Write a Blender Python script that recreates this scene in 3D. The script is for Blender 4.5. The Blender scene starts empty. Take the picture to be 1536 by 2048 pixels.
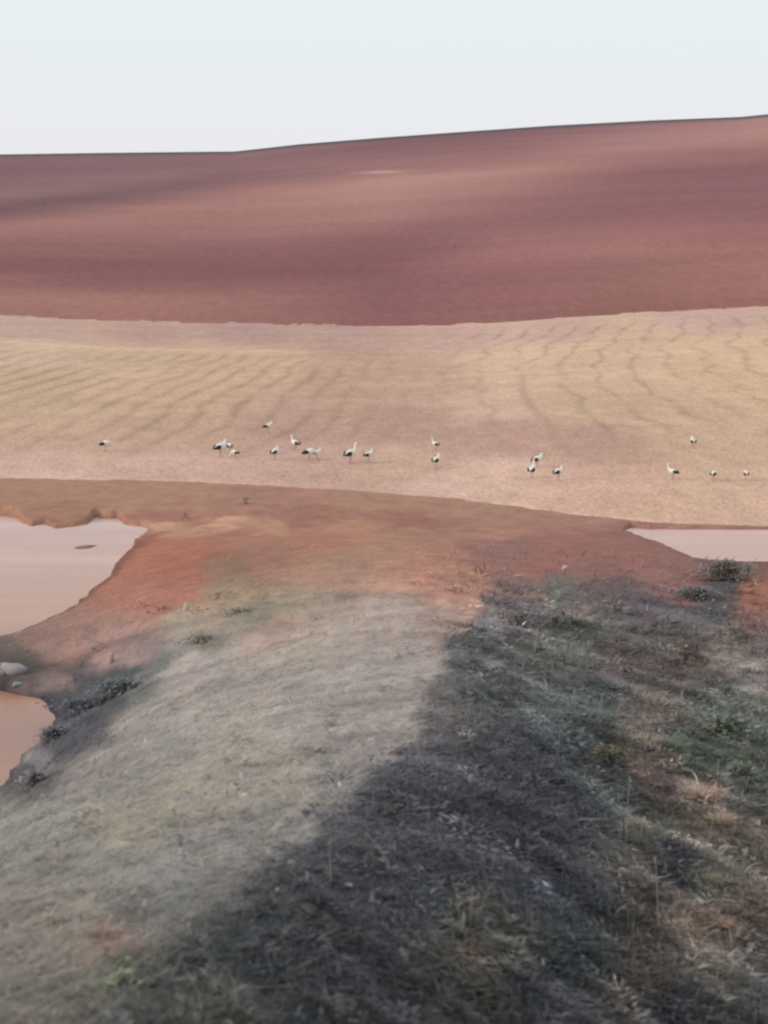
import bpy, math, random
import numpy as np

SC = bpy.context.scene
COL = SC.collection
R = math.radians
rng = np.random.default_rng(11)
random.seed(4)

# ------------------------------------------------------------------ camera, sky, sun, exposure
F = 3822.0                  # focal length in photograph pixels (2048 high)
CH = 8.0                    # camera height above the ponds
cam_d = bpy.data.cameras.new('camera')
cam = bpy.data.objects.new('camera', cam_d)
COL.objects.link(cam)
SC.camera = cam
cam.location = (0, 0, CH)
cam.rotation_euler = (R(90), 0, 0)
cam_d.sensor_fit = 'VERTICAL'
cam_d.sensor_height = 24.0
cam_d.lens = 24.0 * F / 2048.0
cam_d.shift_y = -334.0 / 2048.0
cam_d.clip_start = 0.1
cam_d.clip_end = 9000
cam_d.dof.use_dof = True
cam_d.dof.focus_distance = 110
cam_d.dof.aperture_fstop = 1.7

SUN_EL, SUN_AZ = 24.0, -105.0       # azimuth measured clockwise from +Y (view direction); light from the left
w = bpy.data.worlds.new('World'); SC.world = w
w.use_nodes = True
nt = w.node_tree; nt.nodes.clear()
out = nt.nodes.new('ShaderNodeOutputWorld')
bg = nt.nodes.new('ShaderNodeBackground')
sky = nt.nodes.new('ShaderNodeTexSky'); sky.sky_type = 'NISHITA'; sky.sun_disc = False
sky.sun_elevation = R(SUN_EL); sky.sun_rotation = R(SUN_AZ)
sky.dust_density = 4.0; sky.air_density = 1.0; sky.ozone_density = 1.5
geo = nt.nodes.new('ShaderNodeTexCoord')
sep = nt.nodes.new('ShaderNodeSeparateXYZ')
ramp = nt.nodes.new('ShaderNodeValToRGB')       # thin overcast veil, whiter towards the horizon
ramp.color_ramp.elements[0].position = 0.09; ramp.color_ramp.elements[0].color = (9.15, 8.95, 9.3, 1)
ramp.color_ramp.elements[1].position = 0.19; ramp.color_ramp.elements[1].color = (8.75, 9.75, 9.85, 1)
mix = nt.nodes.new('ShaderNodeMix'); mix.data_type = 'RGBA'; mix.clamp_factor = False
mix.inputs[0].default_value = 0.93
nt.links.new(geo.outputs['Generated'], sep.inputs[0])
nt.links.new(sep.outputs['Z'], ramp.inputs[0])
nt.links.new(sky.outputs[0], mix.inputs[6])
nt.links.new(ramp.outputs[0], mix.inputs[7])
nt.links.new(mix.outputs[2], bg.inputs[0])
bg.inputs[1].default_value = 0.096
nt.links.new(bg.outputs[0], out.inputs[0])

sd = bpy.data.lights.new('sun', 'SUN'); sd.energy = 2.0; sd.angle = R(16); sd.color = (1.0, 0.84, 0.70)
so = bpy.data.objects.new('sun', sd); COL.objects.link(so)
az = R(SUN_AZ); el = R(SUN_EL)
so.rotation_euler = (R(90) - el, 0, -az + math.pi)
so.location = (-20, -10, 30)

SC.render.engine = 'CYCLES'
SC.cycles.use_denoising = True
SC.cycles.max_bounces = 5
SC.cycles.pixel_filter_type = 'BLACKMAN_HARRIS'
SC.cycles.filter_width = 2.4
SC.view_settings.view_transform = 'Standard'
SC.view_settings.look = 'None'
SC.view_settings.exposure = 0.0
SC.view_settings.gamma = 1.0

# ------------------------------------------------------------------ helpers
def lin(c):
    c = np.asarray(c, float) / 255.0
    return np.where(c <= 0.04045, c / 12.92, ((c + 0.055) / 1.055) ** 2.4)

def sm(a, b, x):
    t = np.clip((x - a) / (b - a), 0, 1)
    return t * t * (3 - 2 * t)

_perm = rng.random((8, 256, 256))
def vnoise(x, y, k=0):
    x = np.asarray(x, float); y = np.asarray(y, float)
    xi = np.floor(x).astype(int); yi = np.floor(y).astype(int)
    fx = x - xi; fy = y - yi
    fx = fx * fx * (3 - 2 * fx); fy = fy * fy * (3 - 2 * fy)
    P = _perm[k % 8]
    a = P[xi & 255, yi & 255]; b = P[(xi + 1) & 255, yi & 255]
    c = P[xi & 255, (yi + 1) & 255]; d = P[(xi + 1) & 255, (yi + 1) & 255]
    return (a * (1 - fx) + b * fx) * (1 - fy) + (c * (1 - fx) + d * fx) * fy
def fbm(x, y, k=0, o=4, g=0.5):
    s = 0; a = 1; t = 0
    for i in range(o):
        s = s + a * (vnoise(x * 2 ** i + 17.3 * i, y * 2 ** i - 9.1 * i, k + i) - 0.5); t += a; a *= g
    return s / t * 2      # about -1..1

def tag(o, label=None, cat=None, group=None, kind=None):
    if label: o['label'] = label
    if cat: o['category'] = cat
    if group: o['group'] = group
    if kind: o['kind'] = kind
    return o

def mesh_np(name, verts, faces_flat, counts, mat, parent=None, colors=None, smooth=True):
    me = bpy.data.meshes.new(name)
    nv = len(verts); nl = len(faces_flat); nf = len(counts)
    me.vertices.add(nv); me.vertices.foreach_set('co', np.asarray(verts, np.float32).ravel())
    me.loops.add(nl); me.loops.foreach_set('vertex_index', np.asarray(faces_flat, np.int32))
    me.polygons.add(nf)
    starts = np.concatenate([[0], np.cumsum(counts)[:-1]]).astype(np.int32)
    me.polygons.foreach_set('loop_start', starts)
    me.polygons.foreach_set('loop_total', np.asarray(counts, np.int32))
    me.update(calc_edges=True)
    if smooth: me.polygons.foreach_set('use_smooth', np.ones(nf, bool))
    if colors is not None:
        at = me.color_attributes.new('albedo', 'FLOAT_COLOR', 'POINT')
        c = np.ones((nv, 4), np.float32); c[:, :3] = colors
        at.data.foreach_set('color', c.ravel())
    me.materials.append(mat)
    o = bpy.data.objects.new(name, me); COL.objects.link(o)
    if parent: o.parent = parent
    return o

def mat_base(name, rough=0.9, spec=0.2):
    m = bpy.data.materials.new(name); m.use_nodes = True
    b = m.node_tree.nodes['Principled BSDF']
    b.inputs['Roughness'].default_value = rough
    b.inputs['Specular IOR Level'].default_value = spec
    return m, m.node_tree, b

def noise_node(t, scale, detail=4, vec=None, rough=0.6):
    n = t.nodes.new('ShaderNodeTexNoise'); n.inputs['Scale'].default_value = scale
    n.inputs['Detail'].default_value = detail; n.inputs['Roughness'].default_value = rough
    if vec is not None: t.links.new(vec, n.inputs['Vector'])
    return n

def coords(t, sx=1, sy=1, sz=1, rot=0):
    tc = t.nodes.new('ShaderNodeTexCoord')
    mp = t.nodes.new('ShaderNodeMapping'); mp.inputs['Scale'].default_value = (sx, sy, sz)
    mp.inputs['Rotation'].default_value = (0, 0, rot)
    t.links.new(tc.outputs['Object'], mp.inputs[0])
    return mp.outputs[0]

def soil_mat(name, layers, bump=None, rough=0.95):
    """vertex albedo multiplied by world-space noise layers (scale vec, lo, hi, detail)"""
    m, t, b = mat_base(name, rough, 0.1)
    at = t.nodes.new('ShaderNodeAttribute'); at.attribute_name = 'albedo'
    cur = at.outputs['Color']
    for (s, lo, hi, det) in layers:
        n = noise_node(t, 1.0, det, coords(t, *s))
        mr = t.nodes.new('ShaderNodeMapRange'); mr.inputs[1].default_value = 0.3; mr.inputs[2].default_value = 0.7
        mr.inputs[3].default_value = lo; mr.inputs[4].default_value = hi
        t.links.new(n.outputs[0], mr.inputs[0])
        vm = t.nodes.new('ShaderNodeVectorMath'); vm.operation = 'SCALE'
        t.links.new(cur, vm.inputs[0]); t.links.new(mr.outputs[0], vm.inputs[3])
        cur = vm.outputs[0]
    t.links.new(cur, b.inputs['Base Color'])
    if bump:
        n = noise_node(t, bump[0], 5, coords(t))
        bp = t.nodes.new('ShaderNodeBump'); bp.inputs['Distance'].default_value = bump[1]
        bp.inputs['Strength'].default_value = 0.8
        t.links.new(n.outputs[0], bp.inputs['Height']); t.links.new(bp.outputs[0], b.inputs['Normal'])
    return m

# ------------------------------------------------------------------ lie of the land
I = np.interp
Y_ = [-30, 0, 5, 9, 15, 22, 30, 40, 50, 60, 70, 78, 84, 90]
ZC = [6.6, 5.9, 5.2, 4.75, 4.1, 3.35, 2.75, 2.15, 1.7, 1.25, .8, .42, .2, -.5]
def crown_z(y): return I(y, Y_, ZC)
def crown_x(y): return I(y, [0, 9, 15, 23, 44, 70], [-2.0, -1.4, -.7, .4, 1.5, 1.0])
def shore_l(y): return I(y, [0, 25, 35, 40, 43, 46, 50, 53, 58, 64, 73, 81], [-9.5, -7.6, -7.0, -6.9, -7.5, -8.8, -10.2, -10.3, -9.6, -9.5, -9.9, -10.3])
def low_r(y): return I(y, [0, 9, 20, 30, 40, 50, 60, 66, 72, 78, 84, 90], [2.7, 2.2, 1.6, 1.3, 1.08, .88, .66, .5, .45, .36, .2, -.5])
def shore_r(y): return I(y, [67, 70, 77, 82.5], [13.5, 11.8, 11.3, 10.4])
UF = [-600, 0, 35, 45, 65, 90, 110, 150, 175, 190, 235, 250, 290, 330, 1240, 1262, 1300, 1330, 1360, 1400, 1450, 1536, 2200]
VF = [1030, 1036, 1042, 1052, 1060, 1054, 1066, 1061, 1055, 1042, 1043, 1057, 1063, 1075, 1075, 1062, 1067, 1060, 1067, 1061, 1064, 1062, 1064]
def far_shore(u): return CH * F / (I(u, UF, VF) - 690)
def fe_v(u): return I(u, [-400, 0, 350, 700, 900, 1150, 1300, 1536, 2000], [957, 957, 962, 981, 997, 1029, 1044, 1054, 1060])
def fe_z(u): return I(u, [0, 700, 1150, 1536], [1.0, .75, .35, .09])
def fe_y(u): return (CH - fe_z(u)) * F / (fe_v(u) - 690)
def fb_v(u): return I(u, [-400, 0, 150, 300, 500, 700, 900, 1050, 1150, 1300, 1420, 1536, 2000], [627, 629, 639, 645, 650, 652, 650, 641, 633, 625, 617, 612, 600])
YB = 250.0
def fb_z(u): return CH + (690 - fb_v(u)) * YB / F
YS = 900.0
def sk_z(u): return CH + (690 - I(u, [-600, 0, 200, 470, 520, 600, 768, 900, 1100, 1300, 1480, 1536, 2200], [322, 308.5, 305.5, 302.5, 297, 288, 274.5, 265, 251, 240.5, 233.5, 228, 190])) * YS / F

def height(x, y):
    x = np.asarray(x, float); y = np.asarray(y, float)
    ys = np.maximum(y, 30.0)
    u = 768 + F * x / ys
    n1 = fbm(x * .35, y * .35, 0); n2 = fbm(x * 1.7, y * 1.7, 2)
    # causeway
    zc, xc, xl = crown_z(y), crown_x(y), shore_l(y) + .30 * n1 + .14 * n2
    s = np.maximum((xc - x) / (xc - xl), 0)
    zl = zc * (1 - s ** 2.2)
    zl = np.where(s > 1, np.maximum(-2.2 * zc * (s - 1) - .4 * (s - 1), -.55), zl)
    lo = low_r(y)
    d = np.maximum(x - xc, 0)
    zr = zc - np.maximum(zc - lo, 0) * (1 - np.exp(-(d / 3.7) ** 1.5))
    e = x - (shore_r(y) + .35 * n1 + .12 * n2)
    zr2 = np.where(e < 0, zr * np.clip(1 - np.exp(e / 1.1), 0, 1), np.maximum(-.35 * e, -.55))
    # land east of the causeway ends at the shore of the right-hand pond
    k = sm(66.6, 68.2, y + .3 * n1 + .15 * n2 - .6 * (x < 11))
    zr = np.where(d > 0, zr * (1 - k) + zr2 * k, zr)
    z = np.where(x < xc, zl, zr)
    # mud spit on the left
    sp_n = I(x, [-40, -12, -9, -7.4, -6], [44.8, 44.6, 44.4, 43.0, 41.5]) + .5 * n1 + .25 * n2
    sp_f = I(x, [-40, -12, -10.5, -9.5, -8], [53.2, 52.6, 52.6, 54.2, 58]) + .6 * n1 + .25 * n2
    sp = np.minimum((y - sp_n) * .35, (sp_f - y) * .12)
    sp = np.clip(sp, -.5, .3)
    z = np.where(x < -5, np.maximum(z, sp), z)
    pond_patch = .05 - .10 * np.hypot((x + 11.9) / .75, (y - 75.5 - .9 * (x + 11.9)) / 1.3) + .05 * n2  # low rise that breaks the left pond's surface as a darker patch
    z = np.where(x < -10, np.maximum(z, pond_patch), z)
    z = np.where(y > 84, np.minimum(z, .35 - (y - 84) * .2), z)
    # far bank of the ponds up to the field edge
    ye, ze = fe_y(u), fe_z(u)
    yf = np.minimum(far_shore(u), ye - .8) + (.35 * n1 + .5 * n2 + .4 * fbm(x * 3, y * .6, 6, 3)) * np.where(u < 400, 1, .4)
    ysm = np.minimum(81.5, ye - 3)
    fbk = ze * np.clip((y - ysm) / (ye - ysm), .06, 3)
    kk = np.clip((y - yf + .15) / np.minimum(2.4, ye - yf), 0, 1)
    fbk = fbk * kk - .5 * (1 - kk)
    fbk = fbk + .03 * np.maximum(n2, 0) * sm(0, .3, fbk) * (y < ye)
    z = np.where(y > 74, np.maximum(z, fbk), z)
    # stubble field rising gently
    p = np.clip((y - ye) / (YB - ye), 0, 1)
    zb = fb_z(u)
    zf = ze + (zb - ze) * p + .25 * fbm(x * .02, y * .02, 3) * sm(0, .1, p) * (1 - sm(.85, 1, p))
    z = np.where(y > ye, zf, z)
    # hill
    q = np.clip((y - YB) / (YS - YB), 0, 1)
    zs = sk_z(u)
    zh = zb + (zs - zb) * (q * .93 + .07 * q * q)
    zh = zh + 3.0 * fbm(x * .003 + 5, y * .007 + x * .002, 4, 3) * sm(0, .15, q) * (1 - sm(.8, .98, q))
    z = np.where(y > YB, zh, z)
    z = np.where(y > YS, zs - .02 * (y - YS) - .00012 * (y - YS) ** 2, z)
    # roughness of the ground close to the camera
    nr = fbm(x * .9, y * .9, 5, 4, .6)
    z = z + (.10 * nr + .07 * fbm(x * 2.6, y * 2.0, 1, 2)) * (1 - sm(45, 72, y)) * sm(.05, .8, z)
    return z

def px(x, y, z):
    ys = np.maximum(y, .5)
    return 768 + F * x / ys, 690 + F * (CH - z) / ys

def ground_at(u, v):
    """world point of the land seen at photograph pixel (u, v): march out along the sight line"""
    lo = 4.0
    ys = np.concatenate([np.arange(4, 130, .05), np.arange(130, 900, 1.0)])
    xs = (u - 768) / F * ys
    zs = height(xs, ys)
    vv = 690 + F * (CH - zs) / ys
    i = np.argmax(vv <= v)
    return float(xs[i]), float(ys[i]), float(zs[i])

# ------------------------------------------------------------------ colour of soil and plants, some slope shade included (world-space patches)
# (u, v, radius, r, g, b): patches seen in the photograph, turned into places on the land below
HU = [-300, 0, 240, 480, 768, 1000, 1250, 1536, 1850]
HB = [  # soil bands of the ploughed hill from crest to foot: heights of the band lines, colours along them
 ((308,304,302,274,257,243,228), ((132,100,106),(134,102,108),(138,106,110),(132,98,103),(134,98,104),(150,112,115),(164,124,122))),
 ((345,335,325,292,275,258,245), ((129,97,105),(131,101,107),(137,103,109),(129,95,101),(133,97,103),(146,108,112),(165,126,124))),
 ((392,362,335,325,305,280,265), ((141,109,112),(139,107,110),(136,102,108),(146,108,109),(145,105,107),(158,118,116),(167,127,122))),
 ((420,388,355,338,318,295,290), ((122,91,97),(125,94,98),(133,99,102),(150,112,110),(154,114,112),(162,122,118),(157,115,113))),
 ((455,430,395,365,345,312,305), ((157,115,111),(161,119,113),(161,119,114),(172,132,125),(167,125,119),(157,113,111),(144,104,105))),
 ((490,480,450,420,395,355,335), ((144,104,102),(148,106,103),(155,113,108),(163,121,116),(151,109,108),(138,98,101),(135,96,100))),
 ((530,530,510,480,445,420,400), ((132,90,93),(133,91,94),(136,94,97),(139,96,99),(145,103,104),(140,98,101),(138,98,101))),
 ((555,560,550,530,490,480,470), ((144,101,100),(137,95,96),(134,91,95),(134,90,94),(154,109,108),(157,111,108),(152,106,104))),
 ((600,600,600,580,560,545,530), ((160,116,108),(160,116,107),(155,111,105),(139,96,98),(146,100,101),(150,106,102),(159,113,108))),
 ((632,642,650,652,642,628,612), ((150,110,102),(157,113,106),(150,108,102),(139,97,96),(144,100,98),(141,99,93),(149,103,100)))]
def hill_bands(u, v):
    vs_ = []; cs = []
    for vv, cc in HB:
        vv = [vv[0] + 12] + list(vv) + [vv[-1] - 20]
        cl = lin([cc[0]] + list(cc) + [cc[-1]])
        vs_.append(I(u, HU, vv)); cs.append(np.stack([I(u, HU, cl[:, k]) for k in range(3)], -1))
    out = cs[0].copy()
    for a in range(len(HB) - 1):
        t_ = np.clip((v - vs_[a]) / (vs_[a + 1] - vs_[a]), 0, 1)
        t_ = (t_ * .4 + .6 * t_ * t_ * (3 - 2 * t_))[..., None]
        out = np.where((v > vs_[a])[..., None], cs[a] * (1 - t_) + cs[a + 1] * t_, out)
    return out
FIELD = [(60,660,40,190,158,140),(300,665,30,182,148,134),(500,670,30,178,144,132),(700,680,30,180,146,132),(900,680,30,190,156,140),(1100,665,30,192,160,142),(1400,640,30,194,160,144),
 (60,700,30,204,176,148),(250,730,40,198,168,138),(500,740,50,196,165,136),(100,790,50,196,166,136),(350,790,50,196,164,134),(700,760,60,186,152,128),(850,760,50,190,156,132),
 (1000,740,50,204,174,144),(1200,720,50,202,172,142),(1400,720,50,204,174,142),(1500,780,50,206,176,142),(1000,810,50,198,168,142),(1200,810,50,194,164,136),(1400,820,50,200,168,140),
 (100,860,50,192,160,134),(350,860,50,190,158,134),(600,850,50,184,150,130),(800,850,50,180,146,128),(1000,870,50,182,148,130),(1200,880,50,182,148,128),(1450,870,50,198,166,138),
 (100,930,40,196,164,144),(350,930,40,192,160,142),(600,920,40,184,152,134),(800,920,40,188,156,134),(1000,950,40,200,168,146),(1200,970,40,196,162,140),(1450,980,40,198,166,140),(900,970,25,200,168,148),(1300,1020,25,202,168,142),(1500,1030,25,200,168,142)]
NEAR = [(150,1095,14,150,130,128),(60,985,40,162,128,114),(300,985,40,162,128,116),(550,995,30,158,122,114),(750,1005,30,160,126,116),(950,1020,30,160,126,116),(1150,1045,20,156,120,114),(1400,1060,15,160,122,118),
 (100,1030,30,156,118,106),(350,1030,30,160,116,108),(330,1053,14,186,146,130),(440,1048,14,190,150,134),(600,1035,25,154,112,104),(850,1040,20,150,108,102),(1050,1045,15,158,118,112),(700,1062,18,170,128,114),(1000,1068,18,168,126,116),(550,1055,14,172,134,118),
 (300,1110,35,165,111,93),(370,1120,40,160,105,90),(250,1180,45,162,109,94),(330,1190,40,157,104,90),(200,1215,30,158,110,96),(170,1240,30,152,112,100),(450,1130,30,136,108,92),(460,1190,30,140,118,100),(550,1110,30,152,112,98),(620,1080,30,166,116,100),
 (640,1130,40,158,124,106),(780,1110,50,168,128,110),(850,1130,50,168,124,106),(900,1180,40,162,122,108),(700,1150,40,154,122,108),(1000,1100,40,146,108,100),(1150,1090,40,150,104,98),(1250,1100,40,146,104,96),(1080,1130,20,152,104,95),(1330,1140,30,136,100,94),(1380,1190,30,128,94,92),
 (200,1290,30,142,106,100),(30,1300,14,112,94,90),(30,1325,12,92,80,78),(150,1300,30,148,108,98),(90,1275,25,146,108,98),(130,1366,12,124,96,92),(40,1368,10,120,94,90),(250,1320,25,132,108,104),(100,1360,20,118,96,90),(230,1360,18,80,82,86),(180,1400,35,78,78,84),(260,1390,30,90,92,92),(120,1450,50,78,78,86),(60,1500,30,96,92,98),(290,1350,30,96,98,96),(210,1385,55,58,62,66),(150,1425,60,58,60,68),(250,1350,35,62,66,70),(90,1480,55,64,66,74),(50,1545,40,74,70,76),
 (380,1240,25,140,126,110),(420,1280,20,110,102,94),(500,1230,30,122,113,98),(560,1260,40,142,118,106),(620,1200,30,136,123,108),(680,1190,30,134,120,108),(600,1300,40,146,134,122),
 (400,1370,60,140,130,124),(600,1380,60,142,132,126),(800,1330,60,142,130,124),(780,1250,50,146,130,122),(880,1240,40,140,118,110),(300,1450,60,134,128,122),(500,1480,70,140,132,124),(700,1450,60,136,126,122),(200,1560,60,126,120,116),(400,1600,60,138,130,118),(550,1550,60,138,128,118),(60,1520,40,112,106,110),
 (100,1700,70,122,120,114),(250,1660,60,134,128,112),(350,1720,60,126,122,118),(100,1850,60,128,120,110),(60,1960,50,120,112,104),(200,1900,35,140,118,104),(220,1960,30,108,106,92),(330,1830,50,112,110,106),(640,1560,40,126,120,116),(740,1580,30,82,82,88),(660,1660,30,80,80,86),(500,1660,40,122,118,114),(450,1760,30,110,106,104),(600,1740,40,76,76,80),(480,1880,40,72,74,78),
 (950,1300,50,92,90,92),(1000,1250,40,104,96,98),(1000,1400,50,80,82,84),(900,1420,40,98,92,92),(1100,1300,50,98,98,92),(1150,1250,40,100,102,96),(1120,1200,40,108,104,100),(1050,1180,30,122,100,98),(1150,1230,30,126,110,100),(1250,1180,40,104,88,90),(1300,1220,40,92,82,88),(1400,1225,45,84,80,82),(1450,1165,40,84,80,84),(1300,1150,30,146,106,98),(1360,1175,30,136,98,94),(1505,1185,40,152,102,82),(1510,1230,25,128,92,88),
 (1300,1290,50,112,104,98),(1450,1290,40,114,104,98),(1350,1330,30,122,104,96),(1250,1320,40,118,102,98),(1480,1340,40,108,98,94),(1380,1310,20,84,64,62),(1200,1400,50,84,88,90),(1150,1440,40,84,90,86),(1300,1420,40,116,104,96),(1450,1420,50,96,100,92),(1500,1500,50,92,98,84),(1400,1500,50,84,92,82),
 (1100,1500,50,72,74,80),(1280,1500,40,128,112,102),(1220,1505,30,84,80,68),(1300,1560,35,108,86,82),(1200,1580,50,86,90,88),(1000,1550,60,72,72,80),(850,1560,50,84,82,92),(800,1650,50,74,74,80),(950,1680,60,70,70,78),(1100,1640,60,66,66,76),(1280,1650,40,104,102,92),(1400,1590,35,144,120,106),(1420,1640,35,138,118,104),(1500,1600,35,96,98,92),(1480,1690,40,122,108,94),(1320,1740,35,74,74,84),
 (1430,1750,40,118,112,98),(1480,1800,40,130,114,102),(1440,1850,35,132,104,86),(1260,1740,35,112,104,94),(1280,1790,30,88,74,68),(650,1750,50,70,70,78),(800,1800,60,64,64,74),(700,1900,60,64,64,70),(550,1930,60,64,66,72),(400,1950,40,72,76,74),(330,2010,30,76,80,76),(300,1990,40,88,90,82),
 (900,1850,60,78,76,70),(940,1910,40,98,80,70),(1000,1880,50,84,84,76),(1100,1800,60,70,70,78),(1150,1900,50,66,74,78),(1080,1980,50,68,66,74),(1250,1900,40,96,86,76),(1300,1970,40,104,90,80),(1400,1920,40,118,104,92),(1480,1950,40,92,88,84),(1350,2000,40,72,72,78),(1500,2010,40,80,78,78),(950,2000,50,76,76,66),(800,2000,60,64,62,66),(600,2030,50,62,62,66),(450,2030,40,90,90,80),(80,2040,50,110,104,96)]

NEAR = [(a, b, c) + tuple(q * (.92 if a > 1190 and 1235 < b < 1560 else 1.0 if a > 1190 and b > 1235 else 1) * (w_ if b < 1075 else 1) for q, w_ in zip(k, (1.02, 1.0, .94))) for a, b, c, *k in NEAR]
FIELD = [(a, b, c) + tuple(q + d for q, d in zip(k, (6, 5, 5) if b > 900 else (0, 0, 0))) for a, b, c, *k in FIELD]
def side_of(u, v):  # east flank darker: plant colour plus slope shade painted into the patches
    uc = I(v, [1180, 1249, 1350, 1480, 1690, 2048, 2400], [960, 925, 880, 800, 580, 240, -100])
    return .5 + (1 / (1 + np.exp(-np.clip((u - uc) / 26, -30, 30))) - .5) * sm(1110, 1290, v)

def rbf(tab, u, v, pw=2.0, vs=1.5, shear=None, split=None):
    tab = np.array(tab, float)
    if shear is not None:
        v = v + shear(v) * u; tab[:, 1] = tab[:, 1] + shear(tab[:, 1]) * tab[:, 0]
    num = np.zeros(u.shape + (3,)); den = np.zeros(u.shape)
    sd_ = side_of(u + split, v) if split is not None else None; st_ = side_of(tab[:, 0], tab[:, 1]) if split is not None else None
    cl = lin(tab[:, 3:6])
    for i, (a, b, r) in enumerate(tab[:, :3]):
        d2 = ((u - a) ** 2 + ((v - b) * vs) ** 2) / (r * r)
        wt = 1.0 / (.12 + d2) ** pw
        if split is not None: wt = wt * np.exp(-5.0 * np.abs(sd_ - st_[i]))
        num += wt[..., None] * cl[i]; den += wt
    return num / den[..., None]

KA = {'hill': .85, 'field': .92, 'near': .92, 'veg': 1.25}
def albedo(zone, x, y, z):
    u, v = px(x, y, z)
    if zone == 'hill':
        u2 = u + 60 * fbm(x * .01, y * .01, 1); v2 = v + 9 * fbm(x * .006 + 3, y * .006, 2)
        c = hill_bands(u2, v2)
        c = c * ((c @ np.array([.3, .59, .11]) / .178) ** .22)[..., None]
        g = 1 + .05 * fbm(x * .006, y * .03, 6)
        # thin dark outline, as from image sharpening, painted along the crest
        k = sm(865, 885, y)
        c = c * (1 - k)[..., None] + lin([84, 80, 84]) * k[..., None]
        k = np.exp(-((u - 760) / 45) ** 2 - ((v - 344 + (u - 760) * .03) / 2.6) ** 2) * .75   # pale bare scrape
        c = c * (1 - k)[..., None] + lin([205, 176, 168]) * k[..., None]
    elif zone == 'field':
        u2 = u + 30 * fbm(x * .05, y * .03, 1); v2 = v + 10 * fbm(x * .05 + 3, y * .03, 2)
        c = rbf(FIELD, u2, v2, 2.2, 2.6)
        g = 1 + .07 * fbm(x * .15, y * .07, 6)
    else:
        k = 1.0
        u2 = u + 34 * fbm(x * .8, y * .28, 1) + 26 * fbm(x * 1.1, y * .5, 0, 5, .7)
        v2 = v + 20 * fbm(x * .8, y * .28 + 9, 2) + 16 * fbm(x * 1.1 + 7, y * .5, 4, 5, .7) * sm(20, 50, y)
        far = sm(60, 76, y)
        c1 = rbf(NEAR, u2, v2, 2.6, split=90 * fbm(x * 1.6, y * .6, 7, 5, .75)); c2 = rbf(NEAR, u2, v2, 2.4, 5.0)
        c = c1 * (1 - far)[..., None] + c2 * far[..., None]
        lum = c @ np.array([.3, .59, .11])
        ds = .34 * sm(1120, 1330, v)
        c = c * (1 - ds)[..., None] + lum[..., None] * np.array([1.04, .99, .97]) * ds[..., None]
        g = 1 + .12 * fbm(x * .8, y * .5, 6, 5, .65)
        # swaths of flattened growth: down-slope on the east flank, across on the west flank
        rt = sm(-.8, 1.6, x - crown_x(y) + .8 * fbm(x * .6, y * .4, 2))
        sc_ = 10.0 / np.clip(y, 8, 60)
        def streak(an, k):
            xx, yy = x * sc_, 10.0 * np.log(np.maximum(y, 4.0))      # growth gets coarser away from the path
            al = xx * math.cos(an) + yy * math.sin(an); ac = -xx * math.sin(an) + yy * math.cos(an)
            return fbm(al * 1.1, ac * 4.5, k, 4, .7)
        near = 1 - sm(40, 62, y)
        g = g * np.exp(near * (rt * (1.55 * streak(-.95, 1) + .35 * fbm(x * 2.2, y * 1.5, 3)) + (1 - rt) * (.36 * streak(.42, 4) + .10 * fbm(x * 2., y, 3))))
    tint = {'hill': (1.05, .95, .95), 'field': (1.05, 1.01, 1.10), 'near': (1.02, .99, 1.0)}[zone]
    return c * g[..., None] * KA[zone] * np.array(tint)

# ------------------------------------------------------------------ land meshes
tin = np.arange(-.235, .2351, .00075)
tout = np.array([.25, .28, .32, .38, .46, .56, .7, .9, 1.2])
ts = np.concatenate([-tout[::-1], tin, tout])
ya = 1 / np.arange(1 / 6.0, 1 / 76.0, -2.6e-4)
yb_ = np.arange(76, 104, .14)
qv = np.arange(1 / 104., 1 / 250., -3.2e-5)
yc = 1 / qv
yd = 1 / np.arange(1 / 251., 1 / 900., -1.7e-5)
rows = np.concatenate([np.arange(-30, 6, 1.0), ya, yb_, yc, [YB - .6, YB + .3], yd, np.linspace(898, 960, 8), [1000, 1100, 1300, 1600, 2000, 2600]])
rows = np.unique(np.round(rows, 4))
Yg, Tg = np.meshgrid(rows, ts, indexing='ij')
Xg = Tg * np.sqrt(Yg ** 2 + 9)
Zg = height(Xg, Yg)
nr_, nc_ = Yg.shape
Ug = 768 + F * Xg / np.maximum(Yg, 30)
n_e = .5 * fbm(Xg * .8, Yg * .8, 3)
zone = np.zeros(Yg.shape, int)
zone[Yg > fe_y(Ug) + n_e] = 1
zone[Yg > YB + (3 * fbm(Xg * .12, Yg * .1, 2) + 2.5 * fbm(Xg * .6, Yg * .4, 3))] = 2
fz = zone[:-1, :-1]
idx = np.arange(nr_ * nc_).reshape(nr_, nc_)
quads = np.stack([idx[:-1, :-1], idx[:-1, 1:], idx[1:, 1:], idx[1:, :-1]], -1)

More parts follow.
